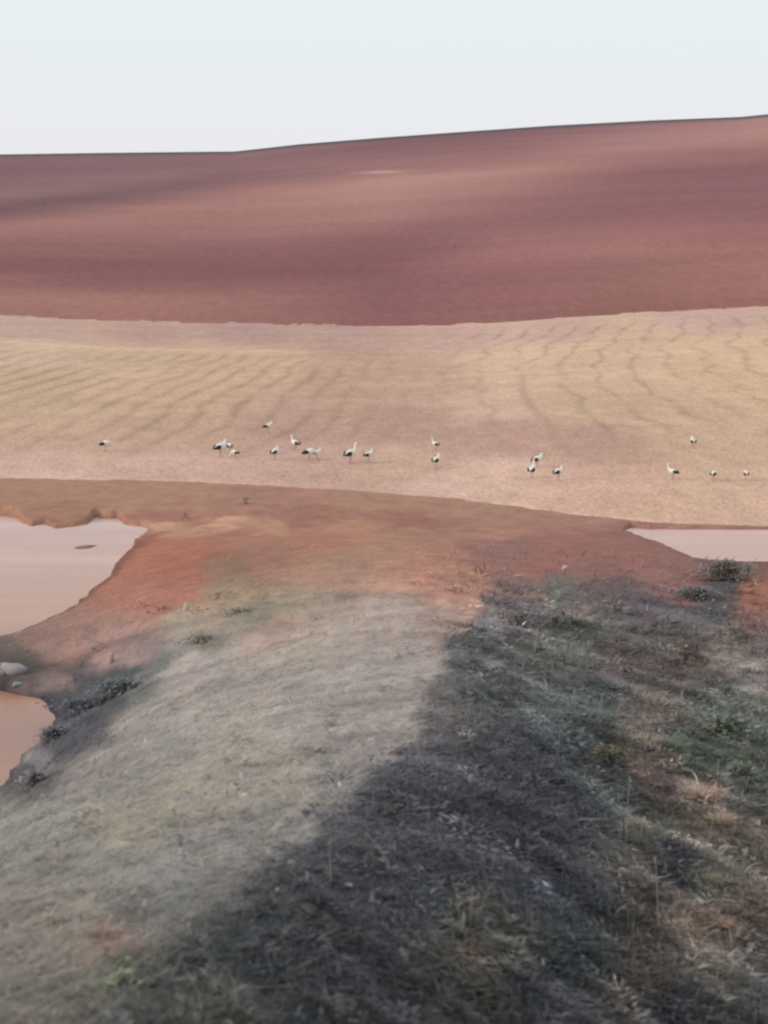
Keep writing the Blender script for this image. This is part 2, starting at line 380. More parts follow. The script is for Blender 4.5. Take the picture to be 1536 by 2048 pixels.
def field_rows(x, y, c):
    # straw swaths left by the combine: winding darker lines between pale straw
    bend = np.where(y > 172, .20 * (y - 172), .02 * (y - 172)) + 2.0 * np.exp(-((y - 172) / 14) ** 2)
    a = (x - bend + 3 * fbm(x * .03, y * .03, 5) + 1.5 * fbm(x * .12, y * .10, 6)) / 3.3
    ph = a - np.floor(a)
    ln = np.exp(-((ph - .5) / .10) ** 2)
    right = sm(1, 11, x) * sm(104, 128, y) * (1 - sm(222, 240, y))
    b = (x - .06 * (y - 100) + 1.8 * fbm(x * .03, y * .02, 4) + .7 * fbm(x * .15, y * .1, 3)) / 2.3
    pb = b - np.floor(b)
    lb = np.exp(-((pb - .5) / .17) ** 2)
    left = (1 - sm(-8, 6, x)) * sm(104, 125, y) * (1 - sm(180, 215, y))
    brk = np.clip(.65 + .8 * fbm(x * .2, y * .1, 7), 0, 1)
    f = 1 - (.25 * ln * right + .23 * lb * left) * brk
    u, v = 768 + F * x / y, 0
    f = f * (1 + .16 * np.exp(-((y - 200 - .02 * x) / 3.0) ** 2) * (1 - sm(-14, -2, x)))
    return c * f[..., None]

M_near = soil_mat('damp_red_earth', [((1.2, .8, 1), .86, 1.14, 6), ((9, 6, 9), .84, 1.16, 5)], (14, .03))
M_field = soil_mat('stubble', [((.9, .28, 1), .90, 1.10, 5), ((.10, .16, 1), .93, 1.07, 4), ((5, 1.6, 5), .84, 1.16, 3)], (3, .03))
M_hill = soil_mat('ploughed_soil', [((.02, .05, .05), .94, 1.06, 5), ((.8, .22, .3), .89, 1.11, 5), ((.006, .06, .05), .96, 1.04, 3)])

for name, zi, mat in (('ground', 0, M_near), ('stubble_field', 1, M_field), ('hill', 2, M_hill)):
    q = quads[fz == zi]
    used, inv = np.unique(q.ravel(), return_inverse=True)
    x, y, z = Xg.ravel()[used], Yg.ravel()[used], Zg.ravel()[used]
    c = albedo({0: 'near', 1: 'field', 2: 'hill'}[zi], x, y, z)
    if zi == 1: c = field_rows(x, y, c)
    if zi == 0:
        # wet darker rim and bed of the ponds
        c = c * (1 + .38 * (1 - sm(42, 64, y)) * sm(-9, -6.5, x))[..., None]
        k = (1 - sm(.02, .09, z)) * (1 - .8 * sm(76, 80, y))
        c = c * (1 - .38 * k)[..., None]
        k = np.exp(-((y - 45.6 - .25 * fbm(x * .9, y, 2)) / .28) ** 2) * (1 - sm(-7.4, -6.4, x)) * np.clip(.75 + .9 * fbm(x * 1.5, y * .1, 4), .1, 1)
        c = c * (1 - .55 * k)[..., None]          # wrack of dark twigs and mud along the spit
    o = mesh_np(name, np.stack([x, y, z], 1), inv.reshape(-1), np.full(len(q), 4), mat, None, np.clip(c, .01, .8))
    tag(o, kind='structure')

# ------------------------------------------------------------------ ponds
m, t, b = mat_base('muddy_water', .3, .3)
n = noise_node(t, 1, 4, coords(t, .035, .22, 1))
mr = t.nodes.new('ShaderNodeValToRGB')
mr.color_ramp.elements[0].position = .35; mr.color_ramp.elements[0].color = (.80, .76, .76, 1)
mr.color_ramp.elements[1].position = .68; mr.color_ramp.elements[1].color = (1, 1, 1, 1)
t.links.new(n.outputs[0], mr.inputs[0])
tc = t.nodes.new('ShaderNodeTexCoord'); sp_ = t.nodes.new('ShaderNodeSeparateXYZ'); t.links.new(tc.outputs['Object'], sp_.inputs[0])
mg = t.nodes.new('ShaderNodeMapRange'); mg.inputs[1].default_value = 42; mg.inputs[2].default_value = 84
t.links.new(sp_.outputs['Y'], mg.inputs[0])
pool_tone = t.nodes.new('ShaderNodeValToRGB')        # darker and redder in the near pool
for p_, c_ in ((0, (.37, .16, .10, 1)), (.45, (.53, .285, .205, 1)), (1, (.64, .405, .365, 1))):
    e_ = pool_tone.color_ramp.elements[0] if p_ == 0 else pool_tone.color_ramp.elements[-1] if p_ == 1 else pool_tone.color_ramp.elements.new(p_)
    e_.color = c_; e_.position = p_
t.links.new(mg.outputs[0], pool_tone.inputs[0])
mw = t.nodes.new('ShaderNodeMix'); mw.data_type = 'RGBA'; mw.blend_type = 'MULTIPLY'; mw.inputs[0].default_value = 1
t.links.new(pool_tone.outputs[0], mw.inputs[6]); t.links.new(mr.outputs[0], mw.inputs[7]); t.links.new(mw.outputs[2], b.inputs['Base Color'])
n2 = noise_node(t, 1, 5, coords(t, 1.2, 4.0, 1))
bp = t.nodes.new('ShaderNodeBump'); bp.inputs['Distance'].default_value = .03; bp.inputs['Strength'].default_value = .5
t.links.new(n2.outputs[0], bp.inputs['Height']); t.links.new(bp.outputs[0], b.inputs['Normal'])
xs = np.arange(-80, 81, 4.0); ys = np.arange(20, 97, 4.0)
WX, WY = np.meshgrid(xs, ys)
ii = np.arange(WX.size).reshape(WX.shape)
qq = np.stack([ii[:-1, :-1], ii[:-1, 1:], ii[1:, 1:], ii[1:, :-1]], -1).reshape(-1, 4)
o = mesh_np('water', np.stack([WX.ravel(), WY.ravel(), np.zeros(WX.size)], 1), qq.ravel(), np.full(len(qq), 4), m)
tag(o, kind='structure')

# ------------------------------------------------------------------ blades of grass and weeds (ground cover)
def veg_mat(name, trans=.25):
    m, t, b = mat_base(name, .75, .15)
    at = t.nodes.new('ShaderNodeAttribute'); at.attribute_name = 'albedo'
    t.links.new(at.outputs['Color'], b.inputs['Base Color'])
    tr = t.nodes.new('ShaderNodeBsdfTranslucent'); t.links.new(at.outputs['Color'], tr.inputs[0])
    mx = t.nodes.new('ShaderNodeMixShader'); mx.inputs[0].default_value = trans
    o_ = t.nodes['Material Output']
    t.links.new(b.outputs[0], mx.inputs[1]); t.links.new(tr.outputs[0], mx.inputs[2]); t.links.new(mx.outputs[0], o_.inputs[0])
    return m
M_veg = veg_mat('plant_blades')

def blades(base, dirv, length, width, up, col, droop=.5):
    """base (n,3), dirv (n,2) horizontal heading, up = rise fraction; returns verts, faces, counts, colours"""
    n = len(base)
    d3 = np.concatenate([dirv, np.zeros((n, 1))], 1)
    side = np.stack([-dirv[:, 1], dirv[:, 0], np.zeros(n)], 1)
    tw = rng.normal(0, .5, n)
    side = side * np.cos(tw)[:, None] + np.array([0, 0, 1.]) * np.sin(tw)[:, None]
    V = np.empty((n, 5, 3))
    L = length[:, None]; W = width[:, None]; U = up[:, None]
    mid = base + d3 * L * .45 * np.sqrt(np.clip(1 - U ** 2, .05, 1)) + np.array([0, 0, 1.]) * L * .55 * U
    tip = base + d3 * L * (np.sqrt(np.clip(1 - U ** 2, .05, 1)) + droop * .25) + np.array([0, 0, 1.]) * L * U * (1 - droop * .4)
    V[:, 0] = base - side * W * .5; V[:, 1] = base + side * W * .5
    V[:, 2] = mid + side * W * .42; V[:, 3] = mid - side * W * .42
    V[:, 4] = tip
    k = np.arange(n)[:, None] * 5
    Fq = np.concatenate([k + np.array([0, 1, 2, 3]), k + np.array([3, 2, 4])], 1)
    cnt = np.tile([4, 3], n)
    C = np.repeat(col, 5, 0)
    return V.reshape(-1, 3), Fq.ravel(), cnt, C

def scatter(n, y0, y1, pw=1.0, xr=.25):
    r = rng.random(n)
    y = 1 / (1 / y0 + r * (1 / y1 - 1 / y0)) if pw == 1 else y0 + (y1 - y0) * r
    x = (rng.random(n) * 2 - 1) * xr * np.sqrt(y * y + 9)
    return x, y

def slope_follow(x, y, z, dirv, eps=.15):
    z2 = height(x + dirv[:, 0] * eps, y + dirv[:, 1] * eps)
    return (z2 - z) / eps

N = 330000
x, y = scatter(N, 6.5, 70)
z = height(x, y)
keep = z > .12
dens = np.where(y > 40, .75 * (1 - sm(40, 66, y)) + .12, 1)
u, v = px(x, y, z)
keep &= rng.random(N) < dens * (1 - .45 * (x < crown_x(y)))
x, y, z, u, v = [a[keep] for a in (x, y, z, u, v)]
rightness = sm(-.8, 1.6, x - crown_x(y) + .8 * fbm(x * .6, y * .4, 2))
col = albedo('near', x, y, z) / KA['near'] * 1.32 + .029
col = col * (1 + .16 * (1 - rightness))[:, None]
hmap = np.clip(.55 + 1.2 * fbm(x * 1.1, y * .6, 3, 4, .6), .15, 1.4)
n = len(x)
ang_l = rng.normal(.45, .35, n); ang_r = rng.normal(-.95, .42, n)
ang = np.where(rng.random(n) < rightness, ang_r, ang_l)
wild = rng.random(n) < .22
ang = np.where(wild, rng.random(n) * 6.283, ang)
dirv = np.stack([np.cos(ang), np.sin(ang)], 1)
length = (.06 + .09 * rng.random(n)) * (1 + .5 * rightness * hmap) * (1 + y / 45)
up = np.clip(rng.normal(.22, .15, n) + .25 * rightness * hmap + wild * .25, .02, .92)
width = .004 + .00034 * y + .006 * rightness * rng.random(n)
jit = np.exp(rng.normal(0, 1, n) * (.09 + .22 * rightness))
hue = rng.normal(0, .04, n)
col = col * jit[:, None] * np.stack([1 + hue, np.ones(n), 1 - hue], 1)
pale = rng.random(n) < .006
col[pale] = lin([176, 172, 164]) * .8
tall = rng.random(n) < .004 * rightness + .001
length[tall] *= 1.8; width[tall] *= .6; up[tall] = rng.uniform(.3, .95, tall.sum()); col[tall] = col[tall] * .8 + lin([168, 160, 146]) * .26
slp = slope_follow(x, y, z, dirv)
up = up + slp * .9
V, Fc, cn, C = blades(np.stack([x, y, z - .01], 1), dirv, length, width, up, col)
o = mesh_np('grass', V, Fc, cn, M_veg, None, np.clip(C, .004, .8), smooth=False)
tag(o, 'matted dry grey grass and dark low weeds covering the bank in the foreground', 'grass', kind='stuff')

# low broad-leaved weeds in thousands of small clumps
NC = 12000
cx, cy = scatter(NC, 6.8, 60)
cz = height(cx, cy)
rt = sm(-.2, .9, cx - crown_x(cy) + .5 * fbm(cx * .6, cy * .4, 2))
k = (cz > .25) & (rng.random(NC) < (.07 + .93 * rt) * (1 - .8 * sm(40, 60, cy)))
cx, cy, cz = cx[k], cy[k], cz[k]
m_ = 34
cr = (.03 + .085 * rng.random(len(cx)) ** 2.0) * (.55 + cy / 22)
ch = cr * (.5 + .9 * rng.random(len(cx)))
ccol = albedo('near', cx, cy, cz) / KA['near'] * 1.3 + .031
ccol = ccol * np.exp(np.clip(rng.normal(0.05, .34, len(cx)), -.7, .5) * np.where(cx > crown_x(cy) + .4, 1, .35))[:, None]
hue = rng.normal(0, .05, len(cx)); ccol = ccol * np.stack([1 + hue, np.ones(len(cx)), 1 - hue], 1)
n = len(cx) * m_
rep = lambda a: np.repeat(a, m_, 0)
pa = rng.random(n) * 6.283; pr = np.sqrt(rng.random(n)) * rep(cr)
stretch = 1.5
dx_ = pr * np.cos(pa) * stretch; dy_ = pr * np.sin(pa)
an = -.95
x = rep(cx) + dx_ * math.cos(an) - dy_ * math.sin(an); y = rep(cy) + dx_ * math.sin(an) + dy_ * math.cos(an)
z = height(x, y) + rep(ch) * (1 - (pr / rep(cr)) ** 2) * (.3 + .7 * rng.random(n))
a = pa + rng.normal(0, .6, n)
L = rep(cr) * (.35 + .4 * rng.random(n)); W = L * (.25 + .2 * rng.random(n))
V, Fc, cn, C = blades(np.stack([x, y, z], 1), np.stack([np.cos(a), np.sin(a)], 1), L, W, rng.normal(.2, .3, n), rep(ccol) * np.exp(rng.normal(0, .15, n))[:, None])
o = mesh_np('low_weeds', V, Fc, cn, M_veg, None, np.clip(C, .004, .8), smooth=False)
tag(o, 'low broad-leaved dark weeds matted over the right-hand side of the bank', 'weeds', kind='stuff')

# sparse straw on the stubble field just beyond the ponds
N = 60000
x, y = scatter(N, 78, 150)
u = 768 + F * x / y
k = y > fe_y(u) + .8
x, y = x[k], y[k]; z = height(x, y); n = len(x)
a = rng.random(n) * 6.283
col = albedo('field', x, y, z) * np.exp(rng.normal(0.02, .12, n))[:, None]
V, Fc, cn, C = blades(np.stack([x, y, z - .01], 1), np.stack([np.cos(a), np.sin(a)], 1), .08 + .1 * rng.random(n), np.full(n, .02), rng.random(n) * .8, col)
o = mesh_np('straw', V, Fc, cn, M_veg, None, np.clip(C, .01, .8), smooth=False)
tag(o, 'short pale straw stubble standing on the harvested field', 'straw', kind='stuff')

# ------------------------------------------------------------------ single plants
def plant_mesh(name, parent, kindp, r, h, col, n, seed, lf=1.7):
    g = np.random.default_rng(seed)
    if kindp == 'leaf':
        p = g.normal(0, .42, (n, 3)); p[:, 2] = np.abs(g.random(n)) ** .8
        lob = 1 + .35 * np.sin(3 * np.arctan2(p[:, 1], p[:, 0]) + seed)
        p[:, 0] *= r * lob * (1.05 - .6 * p[:, 2]); p[:, 1] *= r * lob * (1.05 - .6 * p[:, 2]); p[:, 2] *= h
        a = g.random(n) * 6.283
        d = np.stack([np.cos(a), np.sin(a)], 1)
        L = (.05 + .05 * g.random(n)) * (.5 + r); W = L * .38
        upv = g.normal(.2, .35, n)
    else:
        p = np.zeros((n, 3)); p[:, :2] = g.normal(0, .25 * r, (n, 2))
        a = np.arctan2(p[:, 1], p[:, 0]) + g.normal(0, .5, n)
        d = np.stack([np.cos(a), np.sin(a)], 1)
        L = h * (.5 + .6 * g.random(n)); W = np.full(n, .006 + .01 * h)
        upv = np.clip(g.normal(.75, .18, n), .15, .97)
    c0 = lin(col); c0 = c0 * .6 + .4 * (c0 @ np.array([.3, .59, .11])) * np.array([1.06, .99, .93])
    c = c0[None] * lf * np.exp(g.normal(0, .22, n))[:, None]
    V, Fc, cn, C = blades(p, d, L, W, upv, c)
    return mesh_np(name, V, Fc, cn, M_veg, parent, np.clip(C, .004, .8), smooth=False)

def tube(pts, rad, seg=6):
    pts = np.asarray(pts, float); V = []; Fs = []; cn = []
    for i, p in enumerate(pts):
        d = pts[min(i + 1, len(pts) - 1)] - pts[max(i - 1, 0)]
        d /= np.linalg.norm(d) + 1e-9
        a = np.cross(d, [0.3, 1, .2]); a /= np.linalg.norm(a); b2 = np.cross(d, a)
        rr = rad[i]
        if np.ndim(rr) == 0: rr = (rr, rr)
        for k in range(seg):
            t_ = 2 * math.pi * k / seg
            V.append(p + a * rr[0] * math.cos(t_) + b2 * rr[1] * math.sin(t_))
    m_ = len(pts)
    for i in range(m_ - 1):
        for k in range(seg):
            Fs += [i * seg + k, i * seg + (k + 1) % seg, (i + 1) * seg + (k + 1) % seg, (i + 1) * seg + k]; cn.append(4)
    Fs += list(range(seg))[::-1]; cn.append(seg)
    Fs += [(m_ - 1) * seg + k for k in range(seg)]; cn.append(seg)
    return np.array(V), np.array(Fs), np.array(cn)

def merge(parts):
    V = []; Fq = []; C = []; off = 0
    for v_, f_, c_ in parts:
        V.append(v_); Fq.append(f_ + off); C.append(c_); off += len(v_)
    return np.concatenate(V), np.concatenate(Fq), np.concatenate(C)

def empty(name, loc, rz=0):
    o = bpy.data.objects.new(name, None); o.location = loc; o.rotation_euler = (0, 0, rz)
    o.empty_display_size = .2
    COL.objects.link(o); return o

def plain(name, c, rough=.8, spec=.2, var=.15, sc=8):
    m, t, b = mat_base(name, rough, spec)
    n = noise_node(t, sc, 3, coords(t))
    r_ = t.nodes.new('ShaderNodeValToRGB')
    r_.color_ramp.elements[0].position = .3; r_.color_ramp.elements[1].position = .7
    r_.color_ramp.elements[0].color = tuple(float(q) * (1 - var) for q in c) + (1,)
    r_.color_ramp.elements[1].color = tuple(min(1, float(q) * (1 + var)) for q in c) + (1,)
    t.links.new(n.outputs[0], r_.inputs[0]); t.links.new(r_.outputs[0], b.inputs['Base Color'])
    return m
M_stem = plain('weed_stem', lin([112, 104, 92]))

def plant(kind, u, v, r, h, col, n, label, cat, group=None, form='leaf', seed=1, off=(0, 0), lf=2.4):
    gx, gy, gz = ground_at(u, v)
    gx += off[0]; gy += off[1]; gz = float(height(gx, gy))
    e = empty(kind, (gx, gy, gz - .02), seed * 1.3)
    tag(e, label, cat, group)
    g = np.random.default_rng(seed + 50)
    parts = []
    for k in range(5 if form == 'leaf' else 3):
        a = g.random() * 6.28; rr = r * .5 * g.random()
        parts.append(tube([(0, 0, -.03), (rr * .5 * math.cos(a), rr * .5 * math.sin(a), h * .4), (rr * math.cos(a), rr * math.sin(a), h * .85)], [.012 * (.5 + h), .008 * (.5 + h), .003], 5))
    Vv, Ff, Cc = merge(parts)
    mesh_np('stem', Vv, Ff, Cc, M_stem, e)
    plant_mesh('foliage', e, form, r, h, col, n, seed, lf)
    return e

GB = 'low dark bushes along the pond shores'
plant('bush', 1450, 1160, 1.0, .6, (98, 88, 84), 2600, 'dark bushy shrub at the near corner of the right-hand pond', 'bush', GB, seed=3)
plant('bush', 1495, 1150, .35, .42, (112, 110, 104), 700, 'small grey-green shrub right of the larger bush at the right pond', 'bush', GB, seed=5)
plant('bush', 1395, 1200, .9, .35, (86, 84, 88), 1800, 'low spreading dark shrub on the red bank below the right pond', 'bush', GB, seed=7)
plant('bush', 245, 1382, .8, .22, (78, 84, 88), 1800, 'blackish green shrub where the mud spit meets the bank', 'bush', GB, seed=8)
plant('bush', 180, 1420, .8, .22, (74, 76, 86), 2000, 'dark blue-grey shrub on the shore beside the lower left pond', 'bush', GB, seed=9)
plant('bush', 112, 1476, .45, .22, (78, 80, 88), 1200, 'dark tuft leaning over the water of the lower left pond', 'bush', GB, seed=10)
plant('bush', 70, 1570, .3, .2, (96, 92, 96), 900, 'brownish dark tuft at the left edge of the photo', 'bush', GB, seed=12)
plant('bush', 400, 1282, .6, .10, (104, 98, 88), 500, 'small dark olive shrub in the hollow above the grey grass on the left', 'bush', GB, seed=14)
plant('bush', 492, 1008, .5, .35, (118, 92, 92), 260, 'tiny brown shrub left of centre on the far bank just below the field', 'bush', 'small shrubs on the far bank', seed=21)
plant('bush', 370, 1036, .4, .25, (120, 88, 82), 200, 'tiny reddish shrub on the far bank above the left pond tip', 'bush', 'small shrubs on the far bank', seed=22)
plant('bush', 86, 412, 1.0, 1.0, (96, 72, 80), 160, 'lone dark speck of a shrub on the upper left hillside', 'bush', 'shrubs on the ploughed hill', seed=23)
plant('bush', 300, 531, 1.0, .9, (104, 74, 80), 160, 'lone faint shrub on the dark band of the hill on the left', 'bush', 'shrubs on the ploughed hill', seed=24)
plant('bush', 908, 497, 1.0, .9, (100, 72, 78), 160, 'lone faint shrub on the hill right of centre', 'bush', 'shrubs on the ploughed hill', seed=25)
GW = 'weed clumps on the dark side of the bank'
W_ = [(1330,1500,.28,.34,(84,92,80),900,'green weed clump beside a small dark hole on the right of the bank'),
 (1450,1470,.5,.4,(88,96,84),1600,'broad grey-green weed clump near the right edge above the tan patches'),
 (1180,1440,.4,.3,(80,92,88),1200,'bluish green weed clump in the middle of the right-hand slope'),
 (1215,1520,.3,.24,(86,80,66),800,'olive brown weed clump left of the tan bare patch on the right'),
 (1150,1250,.5,.3,(92,100,92),1000,'dusty green weed clump below the red soil right of centre'),
 (1200,1900,.12,.16,(78,92,94),500,'bluish weed rosette at the bottom right of the bank'),
 (1010,1900,.14,.15,(92,92,78),500,'olive weed clump right of the brown patch at the bottom centre'),
 (1480,1560,.3,.3,(80,90,78),900,'dark green weed clump at the right edge beside the tan patch'),
 (530,1790,.13,.12,(88,90,84),400,'small grey weed clump on the boundary of pale and dark grass'),
 (250,1985,.11,.13,(98,104,84),400,'yellow-green weed tuft at the bottom left corner'),
 (430,1990,.13,.12,(80,86,76),400,'dark green weed tuft near the bottom left'),
 (480,1225,.5,.12,(116,112,96),500,'green weed strip clump beside the red bare slope on the left')]
for i, (a, b_, r, h, c, n, lb) in enumerate(W_):
    plant('weed_clump', a, b_, r * 1.25, h * .8, c, n, lb, 'weeds', GW, seed=31 + i, lf=2.3, form='leaf' if i % 2 else 'blade')

GT = 'tan dry grass tussocks on the right-hand slope'
T_ = [(1285,1490,.30,.30,(150,128,112),700,'tan dry tussock right of the olive brown weeds, above the maroon patch'),
 (1395,1600,.26,.30,(162,134,116),800,'light tan dry tussock below the broad green weeds at the right'),
 (1440,1650,.24,.26,(150,130,108),700,'brownish tan dry tussock just right of the light tan one'),
 (1265,1660,.18,.24,(130,122,104),500,'thin greyish tussock at the foot of the tallest dry stalk'),
 (1430,1770,.16,.22,(140,132,112),500,'pale straw tussock midway down the right edge'),
 (1445,1860,.15,.18,(150,116,94),600,'rusty tan tussock low at the right edge'),
 (1330,1975,.12,.16,(126,110,98),500,'dull tan tussock at the bottom right corner'),
 (935,1900,.12,.12,(122,98,84),500,'rusty brown tussock at the bottom centre beside two grey stalks'),
 (1075,1200,.45,.30,(150,122,112),500,'pinkish tussock on the upper slope where the dark weeds begin')]
for i, (a, b_, r, h, c, n, lb) in enumerate(T_):
    plant('tussock', a, b_, r, h * .8, c, n, lb, 'dry grass', GT, seed=61 + i, lf=1.7, form='blade')

# upright dry stalks
GS = 'dry stalks standing above the dark weeds'
M_stalk = plain('dry_stalk', lin([150, 146, 132]), var=.1)
M_head = plain('seed_head', lin([132, 122, 104]), var=.2)
def stalk(u, v, hpx, lean, label, seed):
    gx, gy, gz = ground_at(u, v)
    h = hpx * gy / F
    e = empty('dry_stalk', (gx, gy, gz - .02)); tag(e, label, 'stalk', GS)
    l = lean * h
    pts = [(l * t_ ** 1.6, .03 * h * math.sin(4 * t_ + seed), h * t_) for t_ in (0, .25, .5, .75, 1)]
    w0 = .0026 * (gy / 12)
    Vv, Ff, Cc = tube(pts, [w0 * 1.5, w0 * 1.3, w0 * 1.1, w0 * .9, w0 * .5], 5)
    mesh_np('stem', Vv, Ff, Cc, M_stalk, e)
    hp = [(l + .002 * k, 0, h * (.9 + .035 * k)) for k in range(4)]
    Vv, Ff, Cc = tube(hp, [w0 * .8, w0 * 2.3, w0 * 2.0, w0 * .5], 6)
    mesh_np('seed_head', Vv, Ff, Cc, M_head, e)
ST = [(1253,1700,150,.04,'tallest pale dry stalk, left edge of the grey-green weeds on the right slope'),
 (1318,1880,170,-.05,'long pale dry stalk with its foot below the dark hollow on the right'),
 (940,1862,90,.06,'thin grey stalk above the brown patch at the bottom centre'),
 (920,1850,80,-.10,'short grey stalk left of the brown patch at the bottom centre'),
 (1065,1880,60,-.03,'short stalk among olive weeds right of the brown patch'),
 (662,1775,95,-.05,'pale stalk on the boundary between light and dark grass'),
 (1435,1570,55,.03,'short pale stalk beside the green clumps near the right edge'),
 (1280,1690,50,.12,'curved whitish stalk beside the tallest stalk on the right slope'),
 (780,1740,80,-.6,'leaning pale stalk lying over the dark grass in the centre'),
 (1068,1310,60,.15,'thin pale stalk on the upper dark slope right of centre')]
for i, s in enumerate(ST): stalk(*s, seed=i)

# ------------------------------------------------------------------ stones and litter
def stone(name, u, v, s, c, label, cat, seed, group=None, sq=(1, .7, .5), rz=0., lift=.25):
    gx, gy, gz = ground_at(u, v)
    g = np.random.default_rng(seed)
    bm_v = []; Fs = []; cn = []
    nu, nvv = 12, 8
    for i in range(nvv + 1):
        th = math.pi * i / nvv
        for k in range(nu):
            ph = 2 * math.pi * k / nu
            bm_v.append([math.sin(th) * math.cos(ph), math.sin(th) * math.sin(ph), math.cos(th)])
    P = np.array(bm_v)
    off = g.random(3) * 9
    rr = 1 + .6 * fbm(P[:, 0] * 1.7 + off[0], P[:, 1] * 1.7 + P[:, 2] * 1.3 + off[1], seed % 5, 4, .6)
    P = np.sign(P) * np.abs(P) ** .85 * rr[:, None] * np.array(sq) * s
    P[:nu] = P[:nu].mean(0); P[-nu:] = P[-nu:].mean(0)
    for i in range(nvv):
        for k in range(nu):
            Fs += [i * nu + k, (i + 1) * nu + k, (i + 1) * nu + (k + 1) % nu, i * nu + (k + 1) % nu]; cn.append(4)
    o = mesh_np(name, P, np.array(Fs), np.array(cn), plain(name + '_surface', lin(c), .8, .3, .18, 3 / s * .3))
    o.location = (gx, gy, gz + s * sq[2] * lift); o.rotation_euler = (0, .12, rz)
    return tag(o, label, cat, group)
stone('rock', 26, 1345, .36, (150, 140, 144), 'pale grey angular slab of rock on the dark mud spit at the left edge', 'rock', 3, sq=(1, .6, .42), rz=-.5, lift=.5)
stone('rock', 2, 1352, .2, (140, 130, 128), 'smaller rock cut by the left photo edge beside the pale slab', 'rock', 4, sq=(1, .8, .6), rz=.4)
stone('rock', 36, 1372, .13, (130, 144, 132), 'small greenish stone below the pale slab near the waterline', 'rock', 5, sq=(1, .7, .5), rz=.8)
stone('stone', 222, 1325, .14, (172, 146, 138), 'small pinkish upright stone above the blackish shrub on the left', 'stone', 6, 'pale stones on the bank', sq=(.5, .5, 1), lift=.6)
stone('stone', 372, 1222, .16, (182, 164, 140), 'small cream stone on the red slope above the olive shrub', 'stone', 7, 'pale stones on the bank', sq=(.5, .4, .9), lift=.6)
stone('stone', 904, 1941, .022, (186, 190, 184), 'bright white stone in the dark grass at the bottom centre', 'stone', 8, 'pale stones on the bank', sq=(1, .6, .6), rz=-.5, lift=1.6)
stone('stone', 1240, 1933, .03, (166, 166, 162), 'whitish upright stone beside the bluish rosette at the bottom right', 'stone', 9, 'pale stones on the bank', sq=(.5, .5, .9), lift=1.4)
stone('stone', 808, 1812, .02, (160, 160, 160), 'tiny light stone in the darkest grass of the lower centre', 'stone', 10, 'pale stones on the bank', sq=(1, .7, .5), lift=1.8)
stone('stone', 1130, 1140, .13, (186, 172, 166), 'small whitish stone where the red soil meets the weeds, right of centre', 'stone', 11, 'pale stones on the bank', sq=(.7, .6, .8), lift=.6)
stone('stone', 415, 1860, .018, (180, 184, 180), 'tiny white stone at the border of the dark grass, lower left', 'stone', 12, 'pale stones on the bank', lift=1.8)
stone('stone', 1262, 1567, .03, (182, 156, 142), 'tiny pinkish stone at the foot of the maroon patch on the right slope', 'stone', 13, 'pale stones on the bank', lift=1.8)
# yellow straw piece
gx, gy, gz = ground_at(987, 1950)
Vv, Ff, Cc = tube([(-.03, .0, .05), (-.01, 0, .035), (.012, 0, .012), (.03, 0, -.01)], [.0035, .005, .005, .003], 6)
o = mesh_np('twig', Vv, Ff, Cc, plain('yellow_twig', lin([172, 168, 126])))
o.location = (gx, gy, gz + .06); tag(o, 'short yellowish twig slanting on dark weeds at the bottom centre', 'twig')

# scattered pale chips and seed fluff in the grass
N = 420
x, y = scatter(N, 7.5, 45)
z = height(x, y); k = z > .3; x, y, z = x[k], y[k], z[k]; n = len(x)
a = rng.random(n) * 6.283
V, Fc, cn, C = blades(np.stack([x, y, z + .05 + .05 * rng.random(n)], 1), np.stack([np.cos(a), np.sin(a)], 1), (.022 + .03 * rng.random(n)) * (.6 + y / 20), .011 * (.6 + y / 18) * (.6 + rng.random(n)), rng.normal(.1, .3, n), lin([172, 172, 168])[None] * np.exp(rng.normal(-.3, .3, n))[:, None])
o = mesh_np('dry_leaves', V, Fc, cn, M_veg, None, C, smooth=False)
tag(o, 'tiny pale dry leaf scraps scattered through the grass of the bank', 'dry leaves', kind='stuff')

# ------------------------------------------------------------------ storks
M_white = plain('white_plumage', (.72, .69, .64), .8, .2, .06, 10)
M_black = plain('black_flight_feathers', (.022, .019, .022), .6, .3, .2, 10)
M_red = plain('red_leg_skin', (.30, .08, .05), .6, .3, .15, 20)

def loft(pts, rad, seg=10):
    pts = np.asarray(pts, float); V = []; Fs = []; cn = []
    for i, p in enumerate(pts):
        d = pts[min(i + 1, len(pts) - 1)] - pts[max(i - 1, 0)]
        d /= np.linalg.norm(d) + 1e-9
        side = np.array([0, 1., 0]); upv = np.cross(side, d)
        for k in range(seg):
            t_ = 2 * math.pi * k / seg
            V.append(p + side * rad[i][0] * math.cos(t_) + upv * rad[i][1] * math.sin(t_))
    m_ = len(pts)
    for i in range(m_ - 1):
        for k in range(seg):
            Fs += [i * seg + k, i * seg + (k + 1) % seg, (i + 1) * seg + (k + 1) % seg, (i + 1) * seg + k]; cn.append(4)
    Fs += list(range(seg))[::-1]; cn.append(seg)
    Fs += [(m_ - 1) * seg + k for k in range(seg)]; cn.append(seg)
    return np.array(V), np.array(Fs), np.array(cn)

